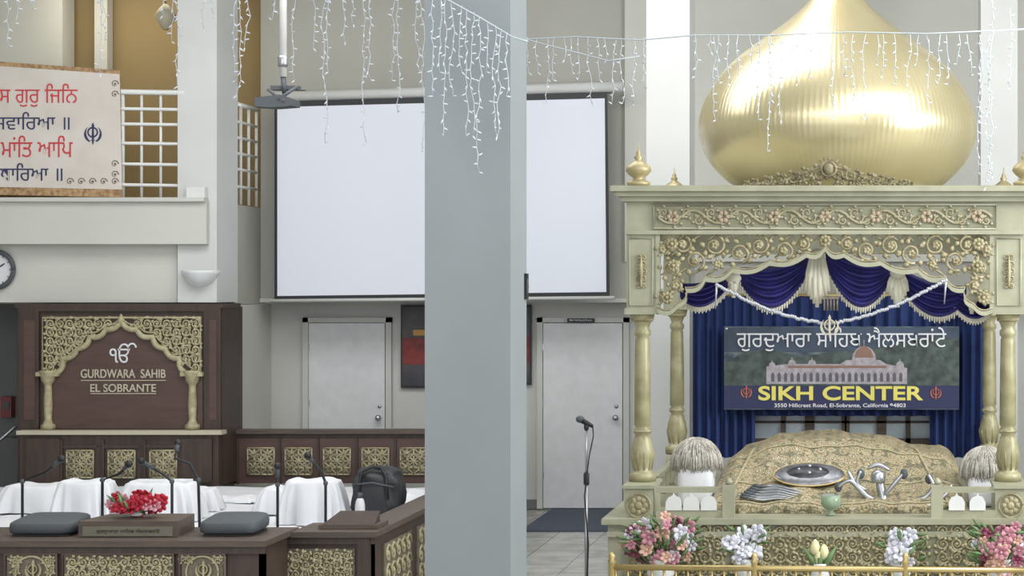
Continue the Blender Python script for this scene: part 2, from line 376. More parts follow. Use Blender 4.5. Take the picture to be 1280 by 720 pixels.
# ================= DAIS =================
mb=MB(); mb.box(-9.5,-3.72,13.78,18.8,0,.45); mkobj('stage_platform',mb,M_woodl)
g=G('floor_sheet'); 
def sheet(u,v):
    x=-9.2+u*5.34; y=14.2+v*4.5
    return (x,y,.462+.01*math.sin(x*7+math.sin(y*3)*2)*math.sin(y*5+x))
g('cloth',M_cloth).grid(sheet,60,50); g.done()
g=G('carved_front_desk'); w=g('body',M_wood); tp=g('top',M_woodl)
DZ=Z(680,13.0)
x1=X(326,13); xc=-3.6
w.box(-9,x1,13.05,13.12,0,DZ-.02); w.box(x1-.03,x1,13.05,13.7,0,DZ-.02)
w.box(x1,xc,13.62,13.69,0,DZ-.03); w.box(xc-.07,xc,13.62,18.6,0,DZ-.03)
tp.box(-9,x1+.03,13.0,13.76,DZ-.02,DZ+.02); tp.box(x1+.03,xc+.04,13.56,14.1,DZ-.03,DZ+.01); tp.box(xc-.2,xc+.04,14.1,18.6,DZ-.03,DZ+.01)
w.box(-9,x1+.02,13.02,13.05,DZ-.07,DZ-.02); w.box(x1,xc+.02,13.59,13.62,DZ-.08,DZ-.03)
D=13.05
for a,b_ in ((8,72),(80,218),(226,282)):
    g('panel_back',M_goldd).pb(a,b_,693,770,D,.01,.012)
    fr=g('frames',M_woodl); fr.tube([(X(p,D),D-.02,Z(q,D)) for p,q in ((a,770),(a,692),(b_,692),(b_,770))],.012)
cv=g('carving',M_gold)
scrollfill(cv,D-.02,12,26,697,765,11,r=1.3,rs=.45); scrollfill(cv,D-.02,56,70,697,765,11,r=1.3,rs=.45)
scrollfill(cv,D-.02,84,214,696,766,13,r=1.5,rs=.5)
for cx in (254,41):
    khanda(cv,cx,713,13,D-.02,.015); ring(cv,X(cx,D),Z(715,D),S(20,D),D-.02,S(1.4,D))
    for q in range(-3,4):
        if abs(q)>1: spiral(cv,X(cx+q*8,D),Z(699,D),S(4,D),D-.02,S(1.1,D),1,0,1.2,10)
D=13.62
g('panel_back',M_goldd).pb(334,444,686,760,D,.01,.012); scrollfill(cv,D-.02,338,440,689,758,12,r=1.4,rs=.5)
w.box(X(326,D),X(331,D),D-.03,D,0,DZ-.03); w.box(X(449,D),X(464,D),D-.04,D,0,DZ-.03)
for yy in (13.9,14.9,15.9,16.9):
    g('panel_back2',M_goldd).box(xc,xc+.012,yy,yy+.8,.1,DZ-.12)
    for k in range(5):
        for q in range(3):
            ss=MB(); spiral(ss,0,0,.08,0,.01,1,0,1.4,12,False)
            g('side_carving',M_gold).add([(xc+.015+v[1],yy+.1+k*.15+v[0],.18+q*.14+v[2]) for v in ss.v],ss.f,True)
g.done()
g=G('wooden_lectern'); D=13.2
g('body',M_woodl).hprism([(X(98,D),D),(X(222,D),D),(X(214,D),D+.45),(X(106,D),D+.45)],DZ+.022,DZ+.13)
g('plaque',mat('plaque_grey','#6e6a5c',.6)).pb(104,216,658,670,D,.01,.01); text(g,'lettering',gm('ਗੁਰਦੁਆਰਾ ਸਾਹਿਬ ਐਲਸਬਰਾਂਟੇ'),160,664,80,D-.01,M_wood,6)
g.done()
def pad(name,x0,x1,y0,y1,D,m):
    g=G(name); zb_=DZ+.03
    def f(u,v):
        a=math.cos(u*2*math.pi);b_=math.sin(u*2*math.pi); e=.35
        sg=lambda t:math.copysign(abs(t)**e,t)
        ph=(v-.5)*math.pi; c=abs(math.cos(ph))**.4; yy=.2*sg(b_)*c
        return (X((x0+x1)/2,D)+S((x1-x0)/2,D)*sg(a)*c, D+.22+yy, zb_+ (S(y1-y0,D)*.36)*(1+sg(math.sin(ph)))+ .12*(yy+.2)*(v))
    g('cushion',m).grid(f,32,10); g('base',M_black).box(X(x0+6,D),X(x1-6,D),D+.06,D+.4,DZ+.021,DZ+.032); g.done()
pad('grey_cushion',4,88,652,674,13.2,M_grey); pad('grey_cushion',244,317,649,672,13.2,M_grey)
g=G('book_stand'); D=13.7; z0=DZ+.012
g('base',M_woodl).box(X(398,D),X(472,D),D,D+.3,z0,z0+.03); g('slope',M_wood).add([(X(402,D),D,z0+.031),(X(468,D),D,z0+.031),(X(462,D),D+.28,z0+.1),(X(412,D),D+.28,z0+.1),(X(462,D),D+.28,z0+.031),(X(412,D),D+.28,z0+.031)],[(0,1,2,3),(1,4,2),(0,3,5),(3,2,4,5)]); g.done()

def drape(name,pxc,D,hw,hd,ytop,zb=.475,fold=.035,n=72,m=M_cloth,ph=0):
    g=G(name); cx=X(pxc,D); zt=Z(ytop,D); cy=D+hd
    def f(u,v):
        a=u*2*math.pi; e=.55
        sg=lambda t:math.copysign(abs(t)**e,t)
        if v<.4:
            k=v/.4; return (cx+hw*.86*k*sg(math.cos(a)),cy+hd*.86*k*sg(math.sin(a)),zt+.01*math.sin(cx*9+6*k*math.cos(a)+ph)-.012*k**4)
        k=(v-.4)/.6; fl=fold*k*math.sin(a*9+ph+math.sin(a*3+ph)*1.5)+.6*fold*k*math.sin(a*17+ph)
        s=.86+.14*(1-(1-k)**2)+.08*k
        return (cx+(hw*s+fl)*sg(math.cos(a)),cy+(hd*s+fl)*sg(math.sin(a)),zt-.015-(zt-zb-.015)*(k**1.2)+(.02*math.sin(a*5+ph)*k*(1-k)))
    g('cloth',m).grid(f,n,22); return g
drape('covered_harmonium',40,16.4,.33,.2,607,ph=1).done(); drape('covered_harmonium',98,15.8,.24,.17,602,ph=2).done()
g=drape('covered_harmonium',190,15.8,.31,.2,604,ph=3); g('lid',M_cloth).box(X(168,16.0),X(236,16.0),15.9,16.1,Z(605,16.0),Z(600,16.0)); g.done()
drape('covered_tabla',240,16.5,.16,.16,612,ph=5).done()
drape('covered_harmonium',347,16.3,.19,.2,610,ph=.5).done(); drape('covered_tabla',384,15.6,.24,.18,601,ph=4).done()
drape('folded_sheet',292,17.2,.22,.13,622,ph=2,fold=.02).done()
drape('folded_sheet',500,17.0,.22,.25,618,ph=2,fold=.02).done()
g=G('black_duffel_bag'); D=15.6; cx=X(465,D); z0=.48; zt=Z(588,D)
def f(u,v):
    a=u*2*math.pi; e=.6; sg=lambda t:math.copysign(abs(t)**e,t); ph=v*math.pi
    c=math.sin(ph)**.5 if 0<v<1 else 0
    zz=(z0+zt)/2-(zt-z0)/2*sg(math.cos(ph))
    k=1-.1*max(0,(zz-z0)/(zt-z0)-.6)
    n_=.012*math.sin(7*a+9*v)+.01*math.sin(13*v*2+3*a)
    return (cx+(.2*k+n_)*sg(math.cos(a))*c,D+.2+(.16+n_)*sg(math.sin(a))*c,zz+.02*math.sin(a*2+1)*v)
g('body',mat('bag_nylon','#2b2e31',.55,bump=.4,bscale=12)).grid(f,40,20)
g('strap',M_black).tube([(cx-.12,D+.02,z0+.2),(cx-.1,D+.05,zt-.02),(cx-.03,D+.1,zt+.02),(cx+.05,D+.1,zt+.01),(cx+.1,D+.05,zt-.05),(cx+.12,D+.02,z0+.2)],.014)
g('zip',M_grey).tube([(cx-.17,D+.03,zt-.12),(cx,D,zt-.1),(cx+.17,D+.03,zt-.14)],.007); g.done()
g=G('water_bottle'); D=15.0; x=X(450,D); zb=.475; zt=Z(616,D)
h=zt-zb; g('body',M_wtext).lathe(x,D,[(.034,zb),(.038,zb+.01),(.038,zb+h*.7),(.03,zb+h*.82),(.018,zb+h*.88)],16); g('cap',M_grey).lathe(x,D,[(.02,zb+h*.87),(.02,zt)],12); g.done()

def mic(name,pts,D,head=(0,0),hl=.09,base=True):
    g=G(name); P=[(X(a,D),D+d,Z(b,D)) for a,b,d in pts]
    g('stand',M_black).tube(P,.011,6)
    a,b_=Vector(P[-2]),Vector(P[-1]); d=(b_-a).normalized()
    g('handle',M_grey).tube([b_-d*.02,b_+d*hl*.8],[.014,.02]); g('head',M_black).ell(b_+d*hl,(.03,.03,.03),10,8)
    if base: g('base',M_black).lathe(P[0][0],P[0][1],[(.09,P[0][2]),(.09,P[0][2]+.015),(.02,P[0][2]+.03)],16)
    g('clamp',M_grey).ell(P[1],(.02,.02,.02)); g.done()
def zb(D,z): return CY+(CH-z)/D*F
mic('microphone_stand',[(28,zb(14.6,.475),0),(28,602,0),(58,590,0),(72,580,-.05)],14.6)
mic('microphone_stand',[(128,zb(14.4,.475),0),(128,600,0),(150,592,0),(160,584,-.05)],14.4,hl=.06)
mic('microphone_stand',[(250,zb(14.6,.475),0),(248,600,0),(238,580,0),(222,572,-.05),(221,562,0)],14.6,hl=.06)
mic('microphone_stand',[(215,zb(14.8,.475),0),(215,602,0),(203,592,0),(192,583,-.05)],14.8)
mic('microphone_stand',[(347,zb(14.9,.475),0),(347,606,0),(347,594,0)],14.9,hl=.07)
mic('microphone_stand',[(407,zb(14.9,.475),0),(407,604,0),(402,590,0),(393,576,-.05)],14.9,hl=.06)
g=G('microphone_stand'); D=14.5; x=X(733,D)
g('pole',M_silver).tube([(x,D,.03),(x,D,Z(600,D))],.014,10); g('pole',M_silver).tube([(x,D,Z(600,D)),(x,D,Z(537,D))],.009,10); g('collar',M_black).lathe(x,D,[(.02,Z(606,D)),(.022,Z(604,D)),(.022,Z(592,D)),(.012,Z(590,D))],12)
g('base',M_black).lathe(x,D,[(.15,0.0),(.15,.02),(.03,.04),(.02,.06)],24)
g('clip',M_black).ell((x,D,Z(534,D)),(.02,.02,.03)); 
g('mic',M_black).tube([(X(741,D),D,Z(533,D)),(X(728,D),D,Z(526,D))],[.013,.022],10); g('grille',M_grey).ell((X(725,D),D,Z(524,D)),(.033,.03,.028)); 
g('cable',M_black).tube([(X(741,D),D,Z(533,D)),(X(742,D),D-.01,Z(545,D)),(X(737,D),D-.02,Z(570,D)),(X(731,D),D-.02,Z(620,D)),(X(736,D),D-.02,Z(680,D)),(X(734,D),D-.03,.05)],.005,6); g.done()

def bouquet(name,px,py,wpx,hpx,D,cols,n,zbase,bs=.045,vase=None,leafn=30,dy=.12):
    g=G(name); cx,cz=X(px,D),Z(py,D); hx,hz=S(wpx/2,D),S(hpx/2,D)
    st=g('stems',M_leaf)
    for i in range(n):
        while True:
            a,b_,c=[random.uniform(-1,1) for _ in range(3)]
            if a*a+b_*b_+c*c<1: break
        p=Vector((cx+a*hx,D+c*dy,cz+b_*hz)); m=g('petals_%d'%(i%len(cols)),cols[i%len(cols)])
        s=bs*random.uniform(.75,1.2); e0=Euler((random.uniform(.9,2.0),random.uniform(-.7,.7),0)).to_matrix()
        for k in range(6):
            t=k*math.pi/3; off=e0@Vector((math.cos(t)*s*.55,math.sin(t)*s*.55,0))
            R=e0@Euler((0,0,t)).to_matrix()@Euler((0,-.5,0)).to_matrix()
            m.ell(p+off,(s*.55,s*.38,s*.12),7,4,R)
        m.ell(p,(s*.25,s*.25,s*.25),6,4)
        st.tube([p,(cx+a*hx*.4,D+c*.05,(p.z+zbase)/2),(cx+a*.03,D,zbase)],.004,4)
    for i in range(leafn):
        a,b_=random.uniform(-1,1),random.uniform(-.6,.8); p=Vector((cx+a*hx*1.0,D+random.uniform(-dy,dy),cz+b_*hz))
        d=Vector((a,random.uniform(-.5,.5),random.uniform(-.1,1))).normalized()
        st.tube([p-d*.04,p,p+d*.06],[.003,.014,.001],4)
    if vase: 
        r,zt=vase; g('vase',M_white).lathe(cx,D,[(r*.6,zbase),(r,zbase+(zt-zbase)*.4),(r*.7,zt-.02),(r*.85,zt)],16)
    g.done()
M_fr=mat('petal_red','#b02438',.6); M_fp=mat('petal_pink','#c8939f',.6,h2='#b87888',scale=30); M_fw=mat('petal_white','#d4d4de',.6); M_fy=mat('petal_cream','#dcd6a8',.6); M_fv=mat('petal_burgundy','#78324a',.6); M_fo=mat('petal_peach','#d0a896',.6)
bouquet('red_rose_bouquet',171,629,66,22,13.42,[M_fr,M_fr,M_fr,M_fp],60,DZ+.14,.042,(.05,DZ+.18),10,.12)

# ================= PALKI =================
g=G('palki_canopy'); D=14.0; D2=16.5
sg=g('frame',M_sage); gd=g('carving',M_goldp); XL=X(783,D); XR=X(1280,D)
zc=lambda y:Z(y,D)
PR=1242; PC=1261; AC=1031.5
for (a,b_,y0,y1,pr) in ((766,1314,233,240,.14),(772,1306,240,246,.1),(778,1296,246,252,.06)):
    sg.box(X(a,D),X(b_,D),D-pr,D2+.1+pr,zc(y1),zc(y0))
sg.box(XL,XR,D,D+.1,zc(291),zc(252)); sg.box(XL,XL+.2,D+.1,D2+.1,zc(310),zc(252)); sg.box(XR-.2,XR,D+.1,D2+.1,zc(310),zc(252)); sg.box(XL,XR,D2,D2+.1,zc(310),zc(252))
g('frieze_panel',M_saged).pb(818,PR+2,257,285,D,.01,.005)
sg.tube([(X(a,D),D-.01,zc(b_)) for a,b_ in ((817,256),(PR+3,256),(PR+3,286),(817,286),(817,256))],.01,6)
sg.pb(783,1280,288,293,D,.05,.03)
fg=g('frieze_carving',mat('frieze_gold','#a69f86',.5,.05,h2='#938b6c',scale=15))
pts=[]
for i in range(121):
    px=822+i*418/120; pts.append((X(px,D),D-.012,zc(271+8*math.sin((px-822)/418*math.pi*14))))
fg.tube(pts,.011,6)
for i in range(28):
    px=822+(i+.5)*(418/28); spiral(fg,X(px,D),zc(271+(5 if i%2 else -5)),S(6.5,D),D-.01,S(1.4,D),1 if i%2 else -1,1.57 if i%2 else -1.57,1.3,12)
for i in range(7):
    px=841+i*63.4; c=(X(px,D),zc(271)); m_=g('frieze_rosette',mat('rosette_rust','#a89880',.6))
    for k in range(6): t=k*math.pi/3; m_.ell((c[0]+.03*math.cos(t),D-.02,c[1]+.03*math.sin(t)),(.018,.01,.018),6,4)
for a,b_ in ((783,820),(PR,1280)):
    sg.box(X(a,D),X(b_,D),D,D+.22,zc(392),zc(291)); sg.pb(a-2,b_+2,385,393,D,.24,.02)
    c=(a+b_)/2
    sg.tube([(X(p,D),D-.005,zc(q)) for p,q in ((a+4,298),(b_-4,298),(b_-4,382),(a+4,382),(a+4,298))],.007,5)
    for k,(y,r) in enumerate(((322,4),(331,5),(340,6),(349,5),(358,4))):
        spiral(gd,X(c-3,D),zc(y),S(r,D),D-.01,S(1,D),1,0,1.2,10,False); spiral(gd,X(c+3,D),zc(y),S(r,D),D-.01,S(1,D),-1,math.pi,1.2,10,False)
    gd.ell((X(c,D),D-.01,zc(340)),(.015,.02,.12))
    sg.box(X(a,D),X(b_,D),D2-.1,D2+.1,zc(392),zc(291))
cus=[(822,391),(847,386),(857,366),(882,352),(916,341),(962,332),(1008,322),(AC,314)]
half=archpath(cus,-6,8); full=half+[(2*AC-a,b_) for a,b_ in half[::-1][1:]]
full=[(min(max(a,820),PR),b_) for a,b_ in full]
n=len(full); th=5.5; dp=.035
vs=[];fs=[]
for a,b_ in full:
    for y,dz in ((D-dp,0),(D-dp,-th),(D+.05,-th),(D+.05,0)): vs.append((X(a,D),y,zc(b_+dz)))
for i in range(n-1):
    for k in range(4): fs.append((i*4+k,i*4+(k+1)%4,(i+1)*4+(k+1)%4,(i+1)*4+k))
sg.add(vs,fs,False)
gd.tube([(X(a,D),D-.03,zc(b_-7)) for a,b_ in full],S(1,D),6)
sg.pb(820,825,291,391,D,.04,.01); sg.pb(PR-5,PR,291,391,D,.04,.01)
for q in (1,-1):
    for dx,y,R in ((28,305,9),(52,313,12),(82,307,12),(108,317,13),(138,307,13),(163,326,13),(178,306,11),(194,336,11),(187,357,8),(203,372,7),(134,330,5),(203,312,7)):
        px=AC+q*dx
        spiral(gd,X(px,D),zc(y),S(R,D),D,S(1.9,D),q if y<312 else -q,(1.2 if y<312 else -1.2),1.5,22)
        for k in range(5):
            t=k*math.pi*.4; gd.ell((X(px,D)+S(2.6,D)*math.cos(t),D-.012,zc(y)+S(2.6,D)*math.sin(t)),(.016,.012,.016),6,4)
for j,y in enumerate((297,318,340,361)):
    for i in range(22):
        px=832+i*19+(9 if j%2 else 0)
        if px<PR-8 and y<ylow(px,full)-8:
            s_=1 if px<AC else -1
            gd.tube([(X(px-6*s_,D),D+.01,zc(y+4)),(X(px,D),D+.01,zc(y)),(X(px+6*s_,D),D+.01,zc(y-4)),(X(px+9*s_,D),D+.01,zc(y))],[S(.8,D),S(1.8,D),S(1.5,D),S(.4,D)],5)
for (a,b_) in ((AC,301),(842,332),(2*AC-842,332),(840,305),(2*AC-840,305),(834,372),(2*AC-834,372)):
    for k in range(8):
        t=k*math.pi/4; gd.ell((X(a,D)+.03*math.cos(t),D-.02,zc(b_)+.03*math.sin(t)),(.018,.012,.018),6,4)
    gd.ell((X(a,D),D-.03,zc(b_)),(.016,.014,.016),8,5)
def post(mbs,x,y):
    k=D/F
    pr=[(17,603),(17,594),(14,592),(11,589),(12,584),(14.5,572),(13.5,560),(10,549),(8.5,545),(11,542),(11,538),(8.5,535),(10.5,532),(10.2,480),(9.2,425),(8,422),(10.5,419),(10.5,414),(8,411),(9.5,406),(13,399),(15,396),(15,391)]
    mbs.lathe(x,y,[(r*k,Z(b_,D)) for r,b_ in pr],32,.1,(Z(532,D)-.001,Z(425,D)+.001))
    gd.lathe(x,y,[(11.4*k,Z(541,D)),(11.8*k,Z(540,D)),(11.4*k,Z(539,D))],24); gd.lathe(x,y,[(13*k,Z(402,D)),(14.5*k,Z(399,D)),(13.5*k,Z(397,D))],24)
    for i in range(10):
        t=i*math.pi/5; mbs.tube([(x+8.5*k*math.cos(t),y+8.5*k*math.sin(t),Z(547,D)),(x+14.4*k*math.cos(t),y+14.4*k*math.sin(t),Z(571,D)),(x+11*k*math.cos(t),y+11*k*math.sin(t),Z(588,D))],.008,5)
pg=g('posts',mat('post_paint','#a29d7b',.42,.1,h2='#898361',scale=8))
for cx in (801,PC):
    for yy in (D+.1,D2): post(pg,X(cx,D),yy)
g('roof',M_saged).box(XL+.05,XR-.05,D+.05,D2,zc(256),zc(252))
cg=g('crest',mat('crest_gold','#8b8266',.5,.15,h2='#655d46',scale=20))
for q in (1,-1):
    for i,(dx,dy,r) in enumerate(((12,-14,9),(28,-12,8),(44,-8,7.5),(60,-6,6.5),(76,-4,5.5),(92,-2.5,4),(16,-2,7),(36,-1,6),(102,-1,3))):
        spiral(cg,X(1036+q*dx,D),zc(232+dy),S(r,D),D-.06,S(1.8,D),q,1.57,1.4,14)
cg.tube([(X(931+i*5.25,D),D-.06,zc(231-28*math.exp(-((i-20)/8.5)**2)*.8)) for i in range(41)],S(1.8,D),6)
ring(cg,X(1036,D),zc(212),S(9,D),D-.07,S(2,D)); cg.ell((X(1036,D),D-.07,zc(212)),(.04,.03,.05)); 
for k in range(7): t=math.radians(20+k*23.3); cg.tube([(X(1036,D)+.05*math.cos(t),D-.06,zc(212)+.05*math.sin(t)),(X(1036,D)+.1*math.cos(t),D-.06,zc(212)+.1*math.sin(t))],[.014,.004],6)
def finial(x,y,zb,s):
    pr=[(.06,0),(.085,.01),(.085,.035),(.05,.045),(.035,.06),(.07,.085),(.093,.115),(.085,.145),(.045,.175),(.022,.195),(.034,.21),(.016,.225),(.02,.24),(.006,.26),(.003,.31)]
    g('finials',mat('finial_gold','#ab9e78',.4,.3)).lathe(x,y,[(a*s,zb+b_*s) for a,b_ in pr],20)
zt=zc(233)
for cx in (797,1282):
    finial(X(cx,D),D+.05,zt,1.02); finial(X(cx,D),D2,zt,.95)
dm=g('dome',mat('dome_gold','#d3c8a4',.27,.6,h2='#cbbf98',scale=2))
Dd=15.4; k=Dd/F; xd=X(1047,Dd); zbz=zc(233)
prof=[(105,250),(118,240),(136,228),(152,213),(163,198),(170,182),(174,165),(172,148),(166,128),(156,110),(143,92),(126,75),(107,60),(88,46),(70,33),(54,20),(40,7),(29,-7),(21,-20),(15,-35),(11,-50),(9,-65)]
def cr(pr,n=3):
    out=[]
    for i in range(len(pr)-1):
        p0=pr[max(i-1,0)];p1=pr[i];p2=pr[i+1];p3=pr[min(i+2,len(pr)-1)]
        for j in range(n):
            t=j/n; out.append(tuple(.5*(2*p1[c]+(p2[c]-p0[c])*t+(2*p0[c]-5*p1[c]+4*p2[c]-p3[c])*t*t+(3*p1[c]-p0[c]-3*p2[c]+p3[c])*t**3) for c in (0,1)))
    out.append(pr[-1]); return out
P_=[(r*k,max(Z(y,Dd),zbz)) for r,y in cr(prof)]
vs=[];fs=[];NR=150; sub=3; seg=NR*sub
for r,z in P_:
    for i in range(seg):
        a=2*math.pi*i/seg; kk=1-(.0022 if i%sub==0 else 0)
        vs.append((xd+r*kk*math.cos(a),Dd+r*kk*math.sin(a),z))
for j in range(len(P_)-1):
    for i in range(seg):
        a=j*seg+i;b_=j*seg+(i+1)%seg; fs.append((a,b_,b_+seg,a+seg))
dm.add(vs,fs,True)
dm.lathe(xd,Dd,[(.16,Z(-65,Dd)),(.2,Z(-70,Dd)),(.16,Z(-76,Dd)),(.05,Z(-84,Dd)),(.1,Z(-95,Dd)),(.04,Z(-106,Dd)),(.01,Z(-130,Dd))],20)
g('dome_base',M_sage).lathe(xd,Dd,[(.8,zbz-.01),(.8,zbz+.03),(.72,zbz+.06)],48)
bz=.75
ba=g('platform',M_sage); ba.box(XL-.1,XR+.1,13.75,17.1,0,bz-.04); ba.box(XL-.14,XR+.14,13.7,17.12,bz-.04,bz)
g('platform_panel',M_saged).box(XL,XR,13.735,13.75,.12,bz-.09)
for (a,b_) in ((790,905),(915,1035),(1040,1160),(1170,1275)):
    scrollfill(gd,13.73,a,b_,655,755,17,r=1.8,rs=.5)
ba.box(XL-.1,XR+.1,13.72,13.75,bz-.13,bz-.09)
Df=13.8
for a,b_ in ((785,820),(PR,1280)):
    ba.box(X(a,D),X(b_,D),Df,D+.28,bz,Z(604,D)); ba.box(X(a-2,D),X(b_+2,D),Df-.02,D+.3,Z(607,D),Z(603,D))
    c=(a+b_)/2
    for q in range(8):
        t=q*math.pi/4; gd.ell((X(c,D)+.045*math.cos(t),Df-.01,Z(628,D)+.045*math.sin(t)),(.025,.012,.025),7,4)
    ring(gd,X(c,D),Z(628,D),.085,Df-.005,.008); gd.ell((X(c,D),Df-.015,Z(628,D)),(.03,.015,.03))
for a,b_,e in ((820,915,912),(1170,PR+2,1173)):
    ba.box(X(a,Df),X(b_,Df),Df,Df+.06,Z(616,Df),Z(609,Df)); ba.box(X(a,Df),X(b_,Df),Df,Df+.05,bz,Z(638,Df))
    ba.box(X(e-9,Df),X(e+6,Df),Df-.02,Df+.09,bz,Z(606,Df)); ba.lathe(X(e-1,Df),Df+.03,[(.02,Z(606,Df)),(.03,Z(603,Df)),(.02,Z(600,Df)),(.003,Z(597,Df))],10)
for x in (842,864,886,1196,1222):
    g('white_arches',M_white).pprism([(x-10,638),(x-10,628),(x-7,622),(x-2,620),(x,616),(x+2,620),(x+7,622),(x+10,628),(x+10,638)],Df-.01,.03)
for i in range(6):
    yy=D+.35+i*.35
    for xx in (X(801,D),X(PC,D)): ba.lathe(xx,yy,[(.025,bz),(.015,bz+.03),(.028,bz+.08),(.015,bz+.14),(.02,bz+.17)],10)
for xx in (X(801,D),X(PC,D)):
    ba.box(xx-.03,xx+.03,D+.25,D2,bz+.17,bz+.2); ba.box(xx-.09,xx+.09,D2-.09,D2+.09,bz,Z(604,D))
g.done()

g=G('blue_velvet_swags'); D=14.25
def swag(x0,x1,yt0,yt1,dr,D=14.25):
    m=g('velvet',M_blue); fr=g('fringe',M_fringe)
    def f(u,v):
        px=x0+(x1-x0)*u; s=math.sin(math.pi*u)**.8
        py=yt0+(yt1-yt0)*u+6*math.sin(math.pi*u)+ v*(dr*s+4)-(1-v)*16
        return (X(px,D),D-.05*s*(.6+math.sin(v*5*math.pi)**2)+.0,Z(py,D))
    m.grid(f,28,36)
    for i in range(29):
        p=f(i/28,1)
        fr.tube([p,(p[0],p[1]-.012,p[2]-.03-.012*(i%2))],[.011,.004],5); fr.ell((p[0],p[1],p[2]-.0),(.013,.013,.013),6,4)
swag(850,912,370,354,12); swag(925,1012,350,334,34); swag(1032,1114,328,346,38); swag(1122,1208,350,374,24); swag(1190,1238,376,386,8)
def jab(px,y0,y1,w):
    m=g('jabot',M_fringe)
    for i in range(9):
        a=px-w/2+w*i/8; e=y1-abs(i-4)*5
        m.tube([(X(px+(a-px)*.5,D),D-.08,Z(y0,D)),(X(px+(a-px)*.8,D),D-.1-.02*(i%2),Z((y0+e)/2,D)),(X(a,D),D-.09,Z(e,D))],[.014,.022,.016],6)
    m.ell((X(px,D),D-.1,Z(y0,D)),(.06,.05,.04))
jab(1022,318,384,28); jab(1122,342,384,24); jab(918,348,372,12); jab(1214,372,392,12)
m=g('pendant',M_goldd); 
for i in range(5): m.tube([(X(1031+i*4,D),D-.14,Z(372,D)),(X(1031+i*4,D),D-.14,Z(388,D))],.008,5)
m.pb(1029,1049,370,374,D-.15,.02); g.done()
g=G('tinsel_garland'); m=g('beads',mat('bead_silver','#b9bbc2',.4,.4)); D=14.02
def bez(p0,p1,sag,n): return [(p0[0]+(p1[0]-p0[0])*t,p0[1]+(p1[1]-p0[1])*t+sag*math.sin(math.pi*t)) for t in [i/n for i in range(n+1)]]
for p0,p1,sag in (((897,356),(1036,405),8),((1036,405),(1182,350),8)):
    L=bez(p0,p1,sag,60); m.tube([(X(a,D),D-.08,Z(b_,D)) for a,b_ in L],.009,5)
    for a,b_ in L: m.ell((X(a,D),D-.08,Z(b_,D)+random.uniform(-.005,.005)),(.014,.014,.014),6,4)
for p in ((897,356),(1182,350)):
    m.tube([(X(p[0],D),D-.08,Z(p[1],D)),(X(p[0]-2,D),D-.05,Z(p[1]+30,D))],[.01,.004])
khanda(g('khanda',M_cream),1037,408,15,D-.1,.02); g.done()

g=G('blue_curtain'); D=16.75; m=g('fabric',M_navy)
def curt(px0,px1,py0,py1,nf,D):
    m.grid(lambda u,v:(X(px0+(px1-px0)*u,D),D+.04*math.sin(u*nf*2*math.pi)*(0.5+.5*v),Z(py0+(py1-py0)*v,D)),nf*8,6)
curt(866,944,370,572,7,D); curt(1162,1240,370,572,7,D); curt(944,1162,370,520,14,D)
g('rod',M_brass).tube([(X(860,D),D,Z(369,D)),(X(1246,D),D,Z(369,D))],.015,8)
g.done()
g=G('sikh_center_banner'); D=16.6
def bimg():
    m=bpy.data.materials.new('banner_print'); m.use_nodes=True; nt=m.node_tree; b=nt.nodes['Principled BSDF']; b.inputs['Roughness'].default_value=.5
    tc=nt.nodes.new('ShaderNodeTexCoord'); n=nt.nodes.new('ShaderNodeTexNoise'); n.inputs['Scale'].default_value=9; n.inputs['Detail'].default_value=8
    r=nt.nodes.new('ShaderNodeValToRGB'); r.color_ramp.elements[0].color=lin('#2f3c4c'); r.color_ramp.elements[0].position=.35; r.color_ramp.elements[1].color=lin('#6a7678'); r.color_ramp.elements[1].position=.7
    nt.links.new(tc.outputs['Object'],n.inputs[0]); nt.links.new(n.outputs[0],r.inputs[0]); nt.links.new(r.outputs[0],b.inputs['Base Color']); return m
g('vinyl',bimg()).pb(905,1199,408,512,D,.01)
g('navy_band',mat('banner_navy','#24284e',.5)).pb(905,1199,482,511,D-.004,.003)
g('sky',mat('banner_sky','#3f4e62',.5,h2='#323e4e',scale=6)).pb(905,1199,409,440,D-.004,.003)
hill=[(905,455),(930,440),(960,436),(1000,446),(1040,440),(1090,436),(1130,428),(1170,420),(1199,424),(1199,482),(905,482)]
g('hills',mat('banner_hills','#4c5853',.6,h2='#2d3634',scale=14,detail=8)).pprism(hill,D-.007,.002)
bw=g('building',mat('banner_building','#a8a2a6',.6,h2='#8c868c',scale=20)); bw.pprism([(958,480),(958,458),(985,455),(1050,455),(1058,450),(1100,450),(1108,455),(1134,460),(1134,480)],D-.01,.002)
for cx,cy,r in ((1080,434,15),(990,450,5),(1015,450,5),(1125,452,5),(965,453,4)):
    bw.pprism([(cx+r,cy+r+2)]+[(cx+r*math.cos(a*math.pi/8),cy+r-r*1.1*math.sin(a*math.pi/8)) for a in range(9)]+[(cx-r,cy+r+2)],D-.012,.002)
    bw.pb(cx-.5,cx+.5,cy-r*.6,cy,D-.012,.002)
wi=g('building_windows',mat('banner_windows','#5a5560',.6))
for x in range(964,1130,8): wi.pprism([(x,477),(x,468),(x+2,465),(x+4,468),(x+4,477)],D-.0135,.001)
rl=g('roof_line',mat('banner_roof','#88675a',.6)); rl.pb(985,1108,457,460,D-.0135,.001); rl.pprism([(1068,447),(1071,438),(1080,431),(1089,438),(1092,447)],D-.0135,.001)
text(g,'gurmukhi_title',gm('ਗੁਰਦੁਆਰਾ ਸਾਹਿਬ ਐਲਸਬਰਾਂਟੇ'),1052,424,262,D-.016,M_wtext,30)
text(g,'title','SIKH CENTER',1051,491.5,206,D-.008,M_yel,18,off=.025)
text(g,'address','3550 Hillcrest Road, El-Sobrante, California 94803',1050,507,164,D-.008,M_wtext,5.5,off=.01)
kh=g('emblems',mat('banner_orange','#a8604e',.6)); khanda(kh,933,490,9,D-.008,.003); khanda(kh,1170,491,9,D-.008,.003)
